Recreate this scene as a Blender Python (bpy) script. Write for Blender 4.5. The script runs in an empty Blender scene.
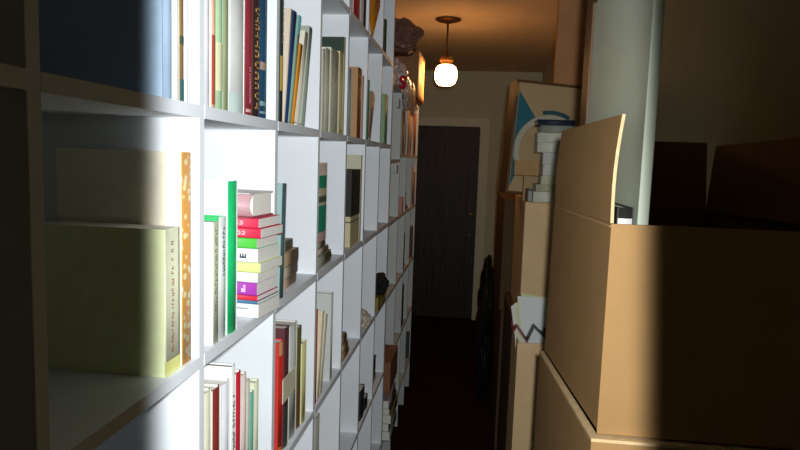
import bpy, bmesh, math, random
from mathutils import Vector, Matrix, noise

random.seed(7)
scene = bpy.context.scene
COL = scene.collection
EYE = 1.6                       # lens height above the floor; Z below is given relative to the lens and lifted by EYE

# ------------------------------------------------------------------ camera geometry
F = 620.0
Yc = Vector((73, -63, F)).normalized()
Zd = Vector((-200, (F * F - 73 * 200) / 63, F)).normalized()
Zd = (Zd - Yc * Zd.dot(Yc)).normalized()
Xc = Zd.cross(Yc)
R = Matrix((Xc, Yc, -Zd))       # rows: world axes seen in camera coordinates
RT = R.transposed()

def proj(X, Y, Z):
    c = RT @ Vector((X, Y, Z))
    return 400 + F * c.x / c.z, 225 + F * c.y / c.z

def on_x(x, y, X):
    r = R @ Vector((x - 400, y - 225, F))
    return r * (X / r.x)

def on_y(x, y, Y):
    r = R @ Vector((x - 400, y - 225, F))
    return r * (Y / r.y)

def y_at(x, X, Z):              # depth at which a point on plane X at height Z is seen at column x
    lo, hi = 0.3, 12.0
    for _ in range(50):
        m = (lo + hi) / 2
        if (proj(X, m, Z)[0] < x) == (X < 0): lo = m
        else: hi = m
    return (lo + hi) / 2

def z_at(y, X, Y):              # height at which a point at X, Y is seen at row y
    lo, hi = -3.0, 3.0
    for _ in range(50):
        m = (lo + hi) / 2
        if proj(X, Y, m)[1] > y: lo = m
        else: hi = m
    return (lo + hi) / 2

# ------------------------------------------------------------------ materials
def lin(h):
    h = h.lstrip('#')
    out = []
    for i in (0, 2, 4):
        v = int(h[i:i + 2], 16) / 255
        out.append(v / 12.92 if v <= 0.04045 else ((v + 0.055) / 1.055) ** 2.4)
    return out

_m = {}
def mat(hexcol, rough=0.55, var=0.08, scale=30.0, bump=0.0, kind='plain', stretch=(1, 1, 1), second=None, spec=0.4, coat=0.0):
    key = (hexcol, rough, var, scale, bump, kind, stretch, second, spec, coat)
    if key in _m: return _m[key]
    m = bpy.data.materials.new(kind + '_' + hexcol.strip('#'))
    m.use_nodes = True
    nt = m.node_tree; N = nt.nodes; L = nt.links
    b = N['Principled BSDF']
    b.inputs['Roughness'].default_value = rough
    b.inputs['Specular IOR Level'].default_value = spec
    b.inputs['Coat Weight'].default_value = coat
    c = lin(hexcol)
    tc = N.new('ShaderNodeTexCoord'); mp = N.new('ShaderNodeMapping')
    mp.inputs['Scale'].default_value = stretch
    L.new(tc.outputs['Object'], mp.inputs['Vector'])
    nz = N.new('ShaderNodeTexNoise'); nz.inputs['Scale'].default_value = scale; nz.inputs['Detail'].default_value = 4
    L.new(mp.outputs['Vector'], nz.inputs['Vector'])
    cr = N.new('ShaderNodeValToRGB')
    cr.color_ramp.elements[0].position = 0.3; cr.color_ramp.elements[1].position = 0.7
    lo = [max(0, v * (1 - var)) for v in c]; hi = [min(1, v * (1 + var)) for v in c]
    if kind == 'spots':
        s = lin(second)
        vo = N.new('ShaderNodeTexVoronoi'); vo.inputs['Scale'].default_value = scale
        L.new(mp.outputs['Vector'], vo.inputs['Vector'])
        L.new(vo.outputs['Distance'], cr.inputs['Fac'])
        cr.color_ramp.elements[0].position = 0.28; cr.color_ramp.elements[1].position = 0.42
        lo, hi = s, c
    else:
        if second: lo = lin(second)
        L.new(nz.outputs['Fac'], cr.inputs['Fac'])
    cr.color_ramp.elements[0].color = (*lo, 1); cr.color_ramp.elements[1].color = (*hi, 1)
    L.new(cr.outputs['Color'], b.inputs['Base Color'])
    if bump:
        bp = N.new('ShaderNodeBump'); bp.inputs['Strength'].default_value = bump; bp.inputs['Distance'].default_value = 0.002
        L.new(nz.outputs['Fac'], bp.inputs['Height']); L.new(bp.outputs['Normal'], b.inputs['Normal'])
    _m[key] = m
    return m

def emit(hexcol, strength):
    m = bpy.data.materials.new('glow'); m.use_nodes = True
    b = m.node_tree.nodes['Principled BSDF']
    c = lin(hexcol)
    b.inputs['Base Color'].default_value = (0.9, 0.85, 0.75, 1)
    b.inputs['Emission Color'].default_value = (*c, 1)
    b.inputs['Emission Strength'].default_value = strength
    return m

WHITE = mat('#e6eaee', 0.5, 0.02, 8)
PAGE = mat('#e6e3d8', 0.8, 0.06, 180, stretch=(1, 6, 1))
PAGE_LYING = PAGE
CARD_BRIGHTENED = mat('#e0bf90', 0.8, 0.05, 14, bump=0.15, kind='cardboard', spec=0.2)  # cardboard colour lightened to make up for flash falloff with distance
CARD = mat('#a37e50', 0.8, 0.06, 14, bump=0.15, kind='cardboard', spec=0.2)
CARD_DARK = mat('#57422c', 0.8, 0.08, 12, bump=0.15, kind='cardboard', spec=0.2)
PAGE_SHADE = mat('#5e5e48', .8, .1, 150)  # shade on upward-facing page tops, painted into the page colour
CARD_EDGE = mat('#d9b98a', 0.8, 0.12, 60, kind='cardboard', spec=0.2)
TAPE = mat('#c9a67a', 0.35, 0.05, 20, kind='tape')

# ------------------------------------------------------------------ object helpers
def new_mesh(name, bm, mats, parent=None, mw=None):
    bmesh.ops.recalc_face_normals(bm, faces=bm.faces)
    me = bpy.data.meshes.new(name)
    bm.to_mesh(me); bm.free()
    for m in (mats if isinstance(mats, (list, tuple)) else [mats]): me.materials.append(m)
    o = bpy.data.objects.new(name, me); COL.objects.link(o)
    if parent: o.parent = parent
    if mw is not None:
        if parent: o.matrix_local = mw
        else: o.matrix_world = mw
    return o

def tag(o, label, cat, group=None, kind=None):
    o['label'] = label; o['category'] = cat
    if group: o['group'] = group
    if kind: o['kind'] = kind
    return o

def struct(o, label, cat):
    return tag(o, label, cat, kind='structure')

def empty(name, loc):
    o = bpy.data.objects.new(name, None); COL.objects.link(o); o.location = loc
    o.empty_display_size = 0.05
    return o

def bx(bm, x0, x1, y0, y1, z0, z1, mi=0, bevel=0.0):
    vs = [bm.verts.new(p) for p in ((x0,y0,z0),(x1,y0,z0),(x1,y1,z0),(x0,y1,z0),(x0,y0,z1),(x1,y0,z1),(x1,y1,z1),(x0,y1,z1))]
    fs = [bm.faces.new([vs[i] for i in q]) for q in ((0,3,2,1),(4,5,6,7),(0,1,5,4),(1,2,6,5),(2,3,7,6),(3,0,4,7))]
    for f in fs: f.material_index = mi
    if bevel:
        es = list({e for f in fs for e in f.edges})
        bmesh.ops.bevel(bm, geom=es, offset=bevel, segments=2, affect='EDGES', profile=0.5)
    return vs

def hexa(bm, pts, mi=0, top=True):     # eight corners, bottom four then top four
    vs = [bm.verts.new(p) for p in pts]
    q = [(0,3,2,1),(0,1,5,4),(1,2,6,5),(2,3,7,6),(3,0,4,7)]
    if top: q.append((4,5,6,7))
    for f in q: bm.faces.new([vs[i] for i in f]).material_index = mi

def slab(bm, quad, t, mi=0):            # a thin sheet with real thickness
    a, b, c, d = [Vector(p) for p in quad]
    n = (b - a).cross(d - a).normalized() * t
    hexa(bm, [a, b, c, d, a + n, b + n, c + n, d + n], mi)

def cyl(bm, p0, p1, r0, r1=None, seg=20, mi=0):
    r1 = r0 if r1 is None else r1
    p0, p1 = Vector(p0), Vector(p1)
    ax = (p1 - p0).normalized()
    u = ax.orthogonal().normalized(); v = ax.cross(u)
    A = [bm.verts.new(p0 + (u * math.cos(i * math.tau / seg) + v * math.sin(i * math.tau / seg)) * r0) for i in range(seg)]
    B = [bm.verts.new(p1 + (u * math.cos(i * math.tau / seg) + v * math.sin(i * math.tau / seg)) * r1) for i in range(seg)]
    for i in range(seg):
        f = bm.faces.new((A[i], A[(i + 1) % seg], B[(i + 1) % seg], B[i])); f.material_index = mi; f.smooth = True
    bm.faces.new(A).material_index = mi; bm.faces.new(B).material_index = mi

def lathe(bm, prof, seg=32, mi=0):
    rings = []
    for r, z in prof:
        rings.append([bm.verts.new((r * math.cos(i * math.tau / seg), r * math.sin(i * math.tau / seg), z)) for i in range(seg)])
    for a, b in zip(rings, rings[1:]):
        for i in range(seg):
            f = bm.faces.new((a[i], a[(i + 1) % seg], b[(i + 1) % seg], b[i])); f.smooth = True; f.material_index = mi
    bm.faces.new(rings[0]); bm.faces.new(rings[-1])

def W(X, Y, Z): return Vector((X, Y, Z + EYE))

# ------------------------------------------------------------------ books
def book_at(mw, t, h, d, label, cover, spine=None, hard=True, group=None, marks=None, bands=(), pages=PAGE, round_=None, name='book', jacket=None):
    """local frame: x = spine normal (spine at x=0), y = thickness, z = height"""
    c = min(0.0025 if hard else 0.0007, t * 0.2)
    ov = 0.003 if hard else 0.0
    cm = mat(cover, 0.6, 0.05, 40) if isinstance(cover, str) else cover
    sm = cm if spine is None else (mat(spine, 0.5, 0.05, 40) if isinstance(spine, str) else spine)
    bm = bmesh.new()
    bx(bm, -d, -c, 0, c, 0, h)
    bx(bm, -d, -c, t - c, t, 0, h, 2 if jacket else 0)
    bulge = (round_ if round_ is not None else (min(0.004, t * 0.14) if hard else 0.0005))
    n = 8
    front = []
    for i in range(n + 1):
        s = i / n
        front.append((-bulge + bulge * math.sin(math.pi * s) if bulge else 0, t * s))
    lo = [bm.verts.new((x, y, 0)) for x, y in front]; hi = [bm.verts.new((x, y, h)) for x, y in front]
    lo2 = [bm.verts.new((x - c, min(max(y, c * .5), t - c * .5), 0)) for x, y in front]; hi2 = [bm.verts.new((x - c, min(max(y, c * .5), t - c * .5), h)) for x, y in front]
    for i in range(n):
        for q in ((lo[i], lo[i+1], hi[i+1], hi[i]), (lo2[i+1], lo2[i], hi2[i], hi2[i+1]), (hi[i], hi[i+1], hi2[i+1], hi2[i]), (lo[i+1], lo[i], lo2[i], lo2[i+1])):
            f = bm.faces.new(q); f.material_index = 1; f.smooth = True
    for i in (0, n): bm.faces.new((lo[i], hi[i], hi2[i], lo2[i])).material_index = 1
    o = new_mesh(name, bm, [cm, sm] + ([mat(jacket, .5, .04)] if jacket else []), None, mw)
    bm = bmesh.new()
    bx(bm, -d + ov, -bulge - c - .0005, c + .0002, t - c - .0002, ov, h - ov)
    new_mesh('pages', bm, pages, o)
    for (z0, z1, col) in bands:           # printed or pasted bands across the spine
        bm = bmesh.new()
        m_ = 0.0004
        A = []
        for zz in (z0 * h, z1 * h):
            A.append([bm.verts.new((x + m_, y, zz)) for x, y in front])
        for i in range(n):
            f = bm.faces.new((A[0][i], A[0][i+1], A[1][i+1], A[1][i])); f.smooth = True
        new_mesh('spine_band', bm, mat(col, .5, .05), o)
    if marks:                             # lettering strokes, unreadable in the photograph
        z0, z1, col, w = marks
        rnd = random.Random(int(t * 1e6) + int(h * 1e5))
        bm = bmesh.new(); z = z0 * h
        xs = 0.0006
        while z < z1 * h:
            s = w * rnd.uniform(.5, .8)
            y0 = t / 2 - w / 2; y1 = t / 2 + w / 2; k = rnd.randint(0, 3); th = s * .24
            bx(bm, xs - .0012, xs, y0, y1, z, z + th)
            if k in (0, 2): bx(bm, xs - .0012, xs, y0, y1, z + s - th, z + s)
            if k in (0, 1): bx(bm, xs - .0012, xs, y0, y0 + th, z, z + s)
            if k == 2: bx(bm, xs - .0012, xs, y1 - th, y1, z, z + s)
            if k == 3: bx(bm, xs - .0012, xs, t / 2 - th / 2, t / 2 + th / 2, z, z + s)
            z += s * 1.45
            if rnd.random() < .12: z += s
        new_mesh('lettering', bm, mat(col, .4, .05), o)
    tag(o, label, 'book', group)
    return o

SHELF = dict(A=0.435, B=0.066, C=-0.294, D=-0.653, E=-1.013, FA=0.36, FB=0.03, FZ=0.0, FC=-0.30, FD=-0.66, FE=-1.02, FF=-1.3795)

def stand(row, x0, x1, ytop, label, cover, spine=None, xt=None, XF=-0.386, d=0.18, h=None, **k):
    """a book standing on a shelf row: spine seen from column x0 to x1, top at row ytop (leaning if xt, the column of its top left corner, is given)"""
    zb = SHELF[row] + 0.0005
    Y0, Y1 = y_at(x0, XF, zb), y_at(x1, XF, zb)
    Ym = (Y0 + Y1) / 2
    ups = FUPALL if row[0] == 'F' else UP
    for a_, b_ in zip(ups[:-1], ups[1:]):
        if a_ - .03 < Ym < b_ - TH / 2 or (b_ - TH / 2 <= Ym <= b_ and False):
            if xt is None: Y0 = max(Y0, a_ + .0006)
            Y1 = min(Y1, b_ - TH - .0006)
            if Y1 - Y0 < .006:
                Y0 = min(Y0, b_ - TH - .012) if xt is None else Y0; Y1 = Y0 + .011
            break
    t = max(0.003, Y1 - Y0 - 0.0008)
    Ym = (Y0 + Y1) / 2
    lean = 0.0
    if xt is not None:
        Yt, Zt = on_x(xt, ytop, XF).yz
        lean = math.atan2(Yt - Y0, Zt - zb)
        hh = math.hypot(Yt - Y0, Zt - zb)
        t = max(0.003, t * math.cos(lean))
    else:
        hh = h if h else z_at(ytop, XF, Ym) - zb
    if h: hh = h
    lift = max(0.0, -math.sin(lean)) * 0 + (math.sin(lean) * t if lean > 0 else 0)
    mw = Matrix.Translation(W(XF, Y0 + 0.0004, zb + lift)) @ Matrix.Rotation(-lean, 4, 'X')
    return book_at(mw, t, hh, d, label, cover, spine, group=GROUPS.get(row), **k)

FUPALL = [2.872, 3.25, 3.585, 3.92, 4.255]
TH = 0.018
UP = [0.85 + 0.336 * k for k in range(-3, 7)]
GROUPS = dict(A='books on the highest shelf in view', B='books on the upper shelf', C='books on the middle shelf', D='books on the lower shelf',
              FA='things on the far bookcase', FB='books in the far bookcase', FC='books in the far bookcase', FD='books in the far bookcase', FE='books in the far bookcase', FF='books in the far bookcase')

def lying(X, Y0, Y1, Z0, Z1, L, label, cover, spine=None, yaw=0.0, face='near', **k):
    """a book lying flat; face='near': spine towards the camera, head at X; face='aisle': spine towards the aisle at X"""
    if face == 'near':
        ax = Matrix(((0, 0, -1, 0), (-1, 0, 0, 0), (0, 1, 0, 0), (0, 0, 0, 1)))
        mw = Matrix.Translation(W(X, Y0, Z0)) @ Matrix.Rotation(yaw, 4, 'Z') @ ax
        return book_at(mw, Z1 - Z0 - .0004, L, Y1 - Y0, label, cover, spine, **k)
    ax = Matrix(((1, 0, 0, 0), (0, 0, -1, 0), (0, 1, 0, 0), (0, 0, 0, 1)))
    mw = Matrix.Translation(W(X, Y1, Z0)) @ Matrix.Rotation(yaw, 4, 'Z') @ ax
    return book_at(mw, Z1 - Z0 - .0004, Y1 - Y0, L, label, cover, spine, **k)

# ------------------------------------------------------------------ the room
LEFT_X, RIGHT_X, FAR_Y, REAR_Y, CEIL = -0.72, 0.63, 6.25, -0.8, 0.885
WALLM = mat('#c2c0a4', 0.8, 0.04, 6, bump=0.1, kind='plaster')
CEILM = mat('#d8bf9c', 0.85, 0.04, 5, bump=0.1, kind='plaster')
def box_obj(name, x0, x1, y0, y1, z0, z1, m, bevel=0.0, parent=None):
    bm = bmesh.new()
    bx(bm, x0, x1, y0, y1, z0 + EYE, z1 + EYE, 0, bevel)
    if parent is not None:
        for v in bm.verts: v.co -= parent.location
    return new_mesh(name, bm, m, parent)

struct(box_obj('floor', -1.0, 0.9, REAR_Y, 6.5, -1.7, -1.6, mat('#2b1614', 0.95, 0.35, 60, bump=0.4, kind='carpet', spec=0.05)), 'dark red brown carpet along the narrow corridor', 'floor')
struct(box_obj('ceiling', -1.0, 0.9, REAR_Y, 6.5, CEIL, CEIL + 0.1, CEILM), 'pale ceiling lit orange by the hanging lamp', 'ceiling')
struct(box_obj('wall_left', LEFT_X - 0.1, LEFT_X, REAR_Y, FAR_Y, -1.6, CEIL, WALLM), 'pale wall behind the white bookcases', 'wall')
struct(box_obj('wall_right', RIGHT_X, RIGHT_X + 0.1, REAR_Y, FAR_Y, -1.6, CEIL, WALLM), 'pale wall behind the stacked cardboard boxes', 'wall')
DX0, DX1, DZ1 = -0.70, 0.058, 0.345
bm = bmesh.new()
bx(bm, LEFT_X, DX0, FAR_Y, FAR_Y + .1, EYE - 1.6, EYE + CEIL); bx(bm, DX1, RIGHT_X + .1, FAR_Y, FAR_Y + .1, EYE - 1.6, EYE + CEIL); bx(bm, DX0, DX1, FAR_Y, FAR_Y + .1, EYE + DZ1, EYE + CEIL)
struct(new_mesh('wall_far', bm, WALLM), 'dim beige wall around the dark door at the corridor end', 'wall')
struct(box_obj('wall_rear', -1.0, .9, REAR_Y - .1, REAR_Y, -1.6, CEIL, WALLM), 'wall closing the near corridor end behind the viewer', 'wall')
# door
DOORM = mat('#33261d', 0.55, 0.35, 5, bump=0.2, kind='wood', stretch=(8, 8, 0.7), second='#1b1410')
bm = bmesh.new()
bx(bm, DX0 + .003, DX1 - .003, FAR_Y + .01, FAR_Y + .05, EYE - 1.595, EYE + DZ1 - .003)
for zz0, zz1 in ((-1.45, -.75), (-.6, .22)):
    for xx0, xx1 in ((DX0 + .10, -.36), (-.28, DX1 - .10)):
        bx(bm, xx0, xx1, FAR_Y + .004, FAR_Y + .02, EYE + zz0, EYE + zz1, 0, .003)
door = struct(new_mesh('door_1', bm, DOORM), 'dark brown wooden door closing the far end of the corridor', 'door')
BRASS = mat('#c9b58c', 0.25, 0.05, 20, kind='brass')
BRASS.node_tree.nodes['Principled BSDF'].inputs['Metallic'].default_value = 0.8
for nm, zz, r in (('door_knob', -.52, .026), ('door_lock', -.735, .017)):
    bm = bmesh.new(); cyl(bm, (0, 0, 0), (0, -.03, 0), r * .5); bmesh.ops.create_uvsphere(bm, u_segments=16, v_segments=10, radius=r, matrix=Matrix.Translation((0, -.042, 0)))
    o = new_mesh(nm, bm, BRASS, door, Matrix.Translation((-.005, FAR_Y + .012, EYE + zz)))
TRIM = mat('#d2d0b6', 0.55, 0.03, 8)
bm = bmesh.new()
bx(bm, DX1, DX1 + .09, FAR_Y - .022, FAR_Y - .0005, EYE - 1.6, EYE + DZ1 + .085); bx(bm, DX0 - .0, DX1, FAR_Y - .022, FAR_Y - .0005, EYE + DZ1, EYE + DZ1 + .085)
bx(bm, DX1 + .075, DX1 + .09, FAR_Y - .03, FAR_Y - .022, EYE - 1.6, EYE + DZ1 + .085)
struct(new_mesh('trim_1', bm, TRIM), 'beige casing around the dark far door', 'trim')
struct(box_obj('baseboard_far', DX1 + .092, RIGHT_X, FAR_Y - .015, FAR_Y - .0005, -1.6, -1.5, TRIM), 'beige baseboard right of the far door', 'baseboard')

# ------------------------------------------------------------------ bookcases
P, Y0U = 0.336, 0.85
UP = [Y0U + P * k for k in range(-3, 7)]        # far faces of the uprights
TH = 0.018
FX, BXK = -0.38, -0.70
case = empty('bookcase', W(FX, UP[0], -1.6))
tag(case, 'tall white bookcase filling the left side of the corridor with open cells', 'bookcase')
for yk in UP: box_obj('upright', BXK, FX, yk - TH, yk, -1.6, CEIL - .03, WHITE, 0.0008, case)
ys0, ys1 = UP[0], UP[-1] - TH
for zt in (CEIL - .03, SHELF['A'] + .36, SHELF['A'], SHELF['B'], SHELF['C'], SHELF['D'], SHELF['E'], -1.37):
    for a, b in zip(UP[:-1], UP[1:]):
        pass
    bm = bmesh.new()
    for a, b in zip(UP[:-1], UP[1:]): bx(bm, BXK, FX + .0006, a, b - TH, EYE + zt - TH, EYE + zt)
    for v in bm.verts: v.co -= case.location
    new_mesh('shelf', bm, WHITE, case)
box_obj('back_panel', BXK - .006, BXK - .0005, UP[0] - TH, UP[-1], -1.6, CEIL - .03, WHITE, 0, case)

FUP = [3.25, 3.585, 3.92, 4.255]
GREYW = mat('#c8ccc8', 0.55, 0.03, 8)
fcase = empty('bookcase', W(FX, UP[-1] + .002, -1.6))
tag(fcase, 'lower white bookcase beyond the tall one, with wrapped bundles and bags on top', 'bookcase')
FY0 = UP[-1] + .003
box_obj('upright', BXK, FX, FY0, FY0 + TH, -1.6, .342, GREYW, .0008, fcase)
for yk in FUP: box_obj('upright', BXK, FX, yk - TH, yk, -1.6, .342, GREYW, .0008, fcase)
box_obj('top_board', BXK, FX, FY0, FUP[-1], .3425, .36, GREYW, .0008, fcase)
edges = [FY0 + TH] + FUP
for zz in (SHELF['FB'], SHELF['FC'], SHELF['FD'], SHELF['FE'], -1.38):
    bm = bmesh.new()
    for i, b in enumerate(FUP):
        z_ = {SHELF['FB']: 0.0, SHELF['FE']: -1.14}.get(zz, zz) if i == 0 else zz
        bx(bm, BXK, FX, edges[i], b - TH, EYE + z_ - .016, EYE + z_)
    for v in bm.verts: v.co -= fcase.location
    new_mesh('shelf', bm, GREYW, fcase)
box_obj('back_panel', BXK - .006, BXK - .0005, FY0, FUP[-1], -1.6, .36, GREYW, 0, fcase)

# ------------------------------------------------------------------ upper shelf (row B)
Lm = dict
stand('B', 164, 174.6, 0, 'pale blue book with red print, first on the left of the upper shelf', '#b9d2ea', h=.27, marks=(.7, .9, '#c0304a', .012))
stand('B', 175, 180.3, 0, 'white book between the pale blue book and the narrow brown striped spine', '#ece8dd', h=.265)
stand('B', 180.8, 185.2, 0, 'narrow brown book with a dark teal foot on the upper shelf', '#d9d4c8', '#7c6138', h=.265, bands=((0, .11, '#2c5a58'), (.28, .32, '#3a4a38'), (.55, .7, '#8a5a34')))
stand('B', 185.6, 189.6, 0, 'white book right of the narrow brown striped spine', '#e4e4ee', h=.26)
stand('B', 203.2, 212, 0, 'thick white book at the left end of its cell, beside the thin red brown spine', '#e8e8ea', h=.27)
stand('B', 212.4, 216.0, 0, 'thin cream book with a red brown stripe beside the pale green spine', '#ead9c4', '#d9a98c', h=.265, bands=((.02, .4, '#a8483c'),))
stand('B', 216.4, 224.6, 0, 'pale green book with a cream foot on the upper shelf', '#b9d0b4', '#b4d2a8', h=.275, bands=((.1, .36, '#dcdcb0'),))
stand('B', 225, 229.4, 0, 'olive green book between the pale green spine and the wide white spine', '#87906a', h=.275)
stand('B', 229.8, 245.6, 0, 'widest white spine on the upper shelf, left of the maroon book', '#eaeae6', h=.27, bands=((0, .12, '#d4e4de'),))
stand('B', 246.6, 253.2, 0, 'maroon hardback next to the black gilt-lettered spine', '#8f3038', h=.27, bands=((.02, .04, '#d8b0a8'),), marks=(.08, .3, '#d8a0a0', .004))
stand('B', 253.6, 260.0, 0, 'black brown hardback with gold lettering running up its spine', '#3a2724', h=.285, marks=(.05, .97, '#b58a4c', .017))
stand('B', 260.4, 267.4, 0, 'navy blue hardback at the right end of its cell on the upper shelf', '#1f3f5c', '#22506e', h=.28, bands=((.08, .11, '#8aa8a8'), (.03, .045, '#8aa8a8'), (.31, .36, '#b89a88')))
# second cell: leaning books
stand('B', 280.4, 283.4, 0, 'black book standing upright at the left of the leaning books', '#23302c', h=.31, bands=((.2, .42, '#b89a4c'),), marks=(.5, .9, '#8a9080', .006))
stand('B', 283.8, 285.3, 9, 'tallest pale tan book leaning behind the navy one', '#d8c8b4', xt=291.5)
stand('B', 285.8, 289.0, 12.5, 'navy book leaning right between the tan and the teal-topped books', '#1d3556', '#21406e', xt=295.2)
stand('B', 289.6, 292.0, 17, 'teal-topped grey green book leaning right on the upper shelf', '#7fa8a0', '#8a9478', xt=300.2, bands=((.82, 1, '#5fa7a6'),))
stand('B', 292.4, 295.2, 46, 'orange book leaning right, shorter than its teal-topped neighbour', '#d8902c', '#d98a20', xt=301.6)
stand('B', 296.0, 299.6, 34, 'cream white book leaning right beside the orange one', '#e6e0cc', xt=306.2)
stand('B', 302.4, 305.8, 28.5, 'grey green book leaning right, last of the leaning row', '#a8aea0', '#96a394', xt=310.6)
# third cell
stand('B', 322.6, 324.4, 49, 'thin grey cream book at the left of the three cream volumes', '#b4b29e')
stand('B', 324.8, 329.8, 49, 'cream volume left of the one with black lettering', '#dedcc4')
stand('B', 330.2, 338.6, 50.5, 'widest cream volume, with black lettering on its spine', '#d6d6be', marks=(.62, .84, '#3c3c34', .008))
stand('B', 339.0, 342.7, 52.5, 'yellowish cream volume at the right of the three cream volumes', '#dccf9c', bands=((0, .06, '#b7b06a'),))
o = stand('B', 342.75, 344.4, 37.5, 'dark green covered book with a cream spine, taller than the cream volumes beside it', '#2c4034', '#c4bc8a', d=.19)
# fourth, fifth, sixth cells
stand('B', 348.0, 351.0, 69, 'pale blue book left of the brown leather spine', '#b4c6c8')
stand('B', 357.0, 361.2, 68.5, 'brown leather-bound book standing in the fourth cell', '#b98e62', '#96561e', bands=((.86, .9, '#c88a4c'),))
stand('B', 361.8, 363.0, 76, 'thin pinkish booklet beside the brown leather book', '#c8a89c')
stand('B', 367.4, 368.4, 80, 'thin green book leaning in the fifth cell', '#4a7a4a', '#3f7a40', xt=369.4)
stand('B', 369.0, 371.6, 97, 'thin brown pink book leaning right of the green one', '#a08474', '#8a6a5c', xt=373.6)
stand('B', 384.4, 387.4, 95, 'pale green book alone in the last cell of the tall bookcase', '#8fae84')

# ------------------------------------------------------------------ highest shelf in view (row A)
stand('A', 347.0, 354.0, 0, 'white book left of the red one on the highest shelf in view', '#e2e2de', h=.26)
stand('A', 354.5, 360.4, 0, 'bright red book on the highest shelf in view', '#a8242c', h=.25)
stand('A', 360.8, 363.6, 0, 'white book between the red and the dark maroon spines', '#dad6ca', h=.25)
stand('A', 364.0, 366.4, 0, 'dark maroon book at the right end of the highest row', '#4c2430', h=.24)
stand('A', 370.6, 375.6, 2, 'orange book leaning far to the right on the highest shelf in view', '#d98a1a', '#d08414', xt=379.0)
stand('A', 385.2, 386.6, 20, 'thin dark green book alone near the end of the highest shelf', '#27382f')

# ------------------------------------------------------------------ middle shelf (row C)
stand('C', 165, 180.6, 228, 'yellow green paperback with red and olive lettering beside the orange dotted book', '#d9dfae', '#e2e4c4', hard=False, bands=((0, .1, '#dfe08c'),), marks=(.15, .9, '#9a5a50', .006))
stand('C', 182.0, 191.6, 152, 'tall orange book with cream dots on the middle shelf', '#eae2cc', mat('#e0a04a', .5, .1, 75, kind='spots', second='#f0e4b4'), hard=False)
b = stand('C', 213.0, 218.4, 222, 'white paperback with a red emblem on its cover and a cream lettered spine', '#e6e6e4', '#d2d8bc', hard=False, XF=-.384, marks=(.1, .94, '#6a6e58', .006))
b2 = stand('C', 218.9, 227.8, 216.5, 'white book with green edges and black spine lettering left of the tall green spine', '#2fae62', '#e8ece6', hard=True, XF=-.384, marks=(.52, .9, '#2e322e', .007))
g = stand('C', 228.2, 238.4, 181, 'tall green-spined hardback with white covers beside the lying paperbacks', '#e4e8ea', '#1cd47c', XF=-.382, pages=PAGE_SHADE)
Z0s = SHELF['C'] + .0005
SX, SY0, SY1 = -.371, 1.056, 1.153
yaw = math.radians(-6)
def zz(y): return z_at(y, SX, SY0 + .002)
stk = [(320, 304.5, 'white', '#e6e4dc', '#e8ecec', 'thick white paperback lying at the bottom of the pile beside the green spine'),
       (304.5, 301, 'blue', '#4a7a9c', '#3f7090', 'thin blue booklet lying just above the bottom white paperback'),
       (301, 296, 'red', '#c8303c', '#d0243c', 'thin red paperback lying under the purple one'),
       (296, 283, 'purple', '#a848b0', '#a636a8', 'purple paperback lying in the pile beside the green spine'),
       (283, 273, 'white', '#e8e8e4', '#eceef0', 'white paperback lying between the purple and the lime ones'),
       (273, 263, 'lime', '#dfe6a0', '#d6e68a', 'lime yellow paperback lying in the middle of the pile'),
       (263, 249, 'white', '#e8e8e8', '#eceef0', 'white paperback with a small dark mark lying under the green one'),
       (249, 238.5, 'green', '#58c040', '#4cc03c', 'green paperback with a yellow disc on its spine'),
       (238.5, 228.5, 'red', '#d02448', '#d81c44', 'red paperback with white letters lying on the green one'),
       (228.5, 218.5, 'red', '#d02448', '#dc2a50', 'red paperback with white letters, second from the top of the pile')]
PG2 = mat('#dcdad2', .8, .08, 220, stretch=(1, 1, 1))
prev = Z0s
for i, (ya, yb, nm, cov, sp, lab) in enumerate(stk):
    top = zz(yb)
    dx = (.0, -.001, -.002, -.003, -.002, .003, -.002, -.004, .003, -.001)[i]
    o = lying(SX + dx, SY0, SY1 - .004 + dx, prev, top, .172, lab, cov, sp, yaw=yaw, hard=False, pages=PG2, group='paperbacks piled beside the green spine')
    t = top - prev - .0004
    bm = bmesh.new()
    if nm == 'green':
        cyl(bm, (0, t / 2, .045), (.0012, t / 2, .045), t * .38, seg=20); new_mesh('yellow_disc', bm, mat('#e8d850', .5), o)
    elif nm == 'red' and t > .012:
        rnd = random.Random(i); z = .03
        while z < .085:
            w = rnd.uniform(.005, .009); bx(bm, 0, .0012, t * .3, t * .42, z, z + w); bx(bm, 0, .0012, t * .58, t * .7, z, z + w * .8); bx(bm, 0, .0012, t * .3, t * .7, z, z + .002); z += w + .0025
        new_mesh('lettering', bm, mat('#f0d8dc', .5), o)
    elif nm == 'purple':
        bx(bm, 0, .0012, t * .25, t * .55, .022, .030); bx(bm, 0, .0012, t * .6, t * .8, .022, .026); new_mesh('lettering', bm, mat('#e8c8e8', .5), o)
    elif lab.startswith('white paperback with'):
        for q in (0, .005, .010): bx(bm, 0, .0012, t * .3, t * .62, .022 + q, .0245 + q)
        bx(bm, 0, .0012, t * .3, t * .42, .022, .033); new_mesh('lettering', bm, mat('#4a5460', .5), o)
    elif nm == 'white' and i == 0:
        bx(bm, 0, .0012, t * .62, t * .72, .02, .045); new_mesh('lettering', bm, mat('#9a9ea0', .5), o)
    else: bm.free()
    prev = top
lying(-.386, SY0 - .012, SY1 - .006, prev, zz(193), .15, 'mauve hardback with flash glare painted pale on its cover lying on top of the pile beside the green spine', '#a04a56', '#c8a0a4', yaw=yaw, round_=.02, jacket='#cfc6c2', group='paperbacks piled beside the green spine')  # pale top board: flash glare painted into its colour
# emblem on the white paperback
bm = bmesh.new()
for i in range(5): bx(bm, -.085 + i * .012, -.079 + i * .012, -.0012, 0.0001, .205 - (i % 3) * .008, .211 - (i % 2) * .012)
new_mesh('emblem', bm, mat('#d06070', .5), b)
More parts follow.
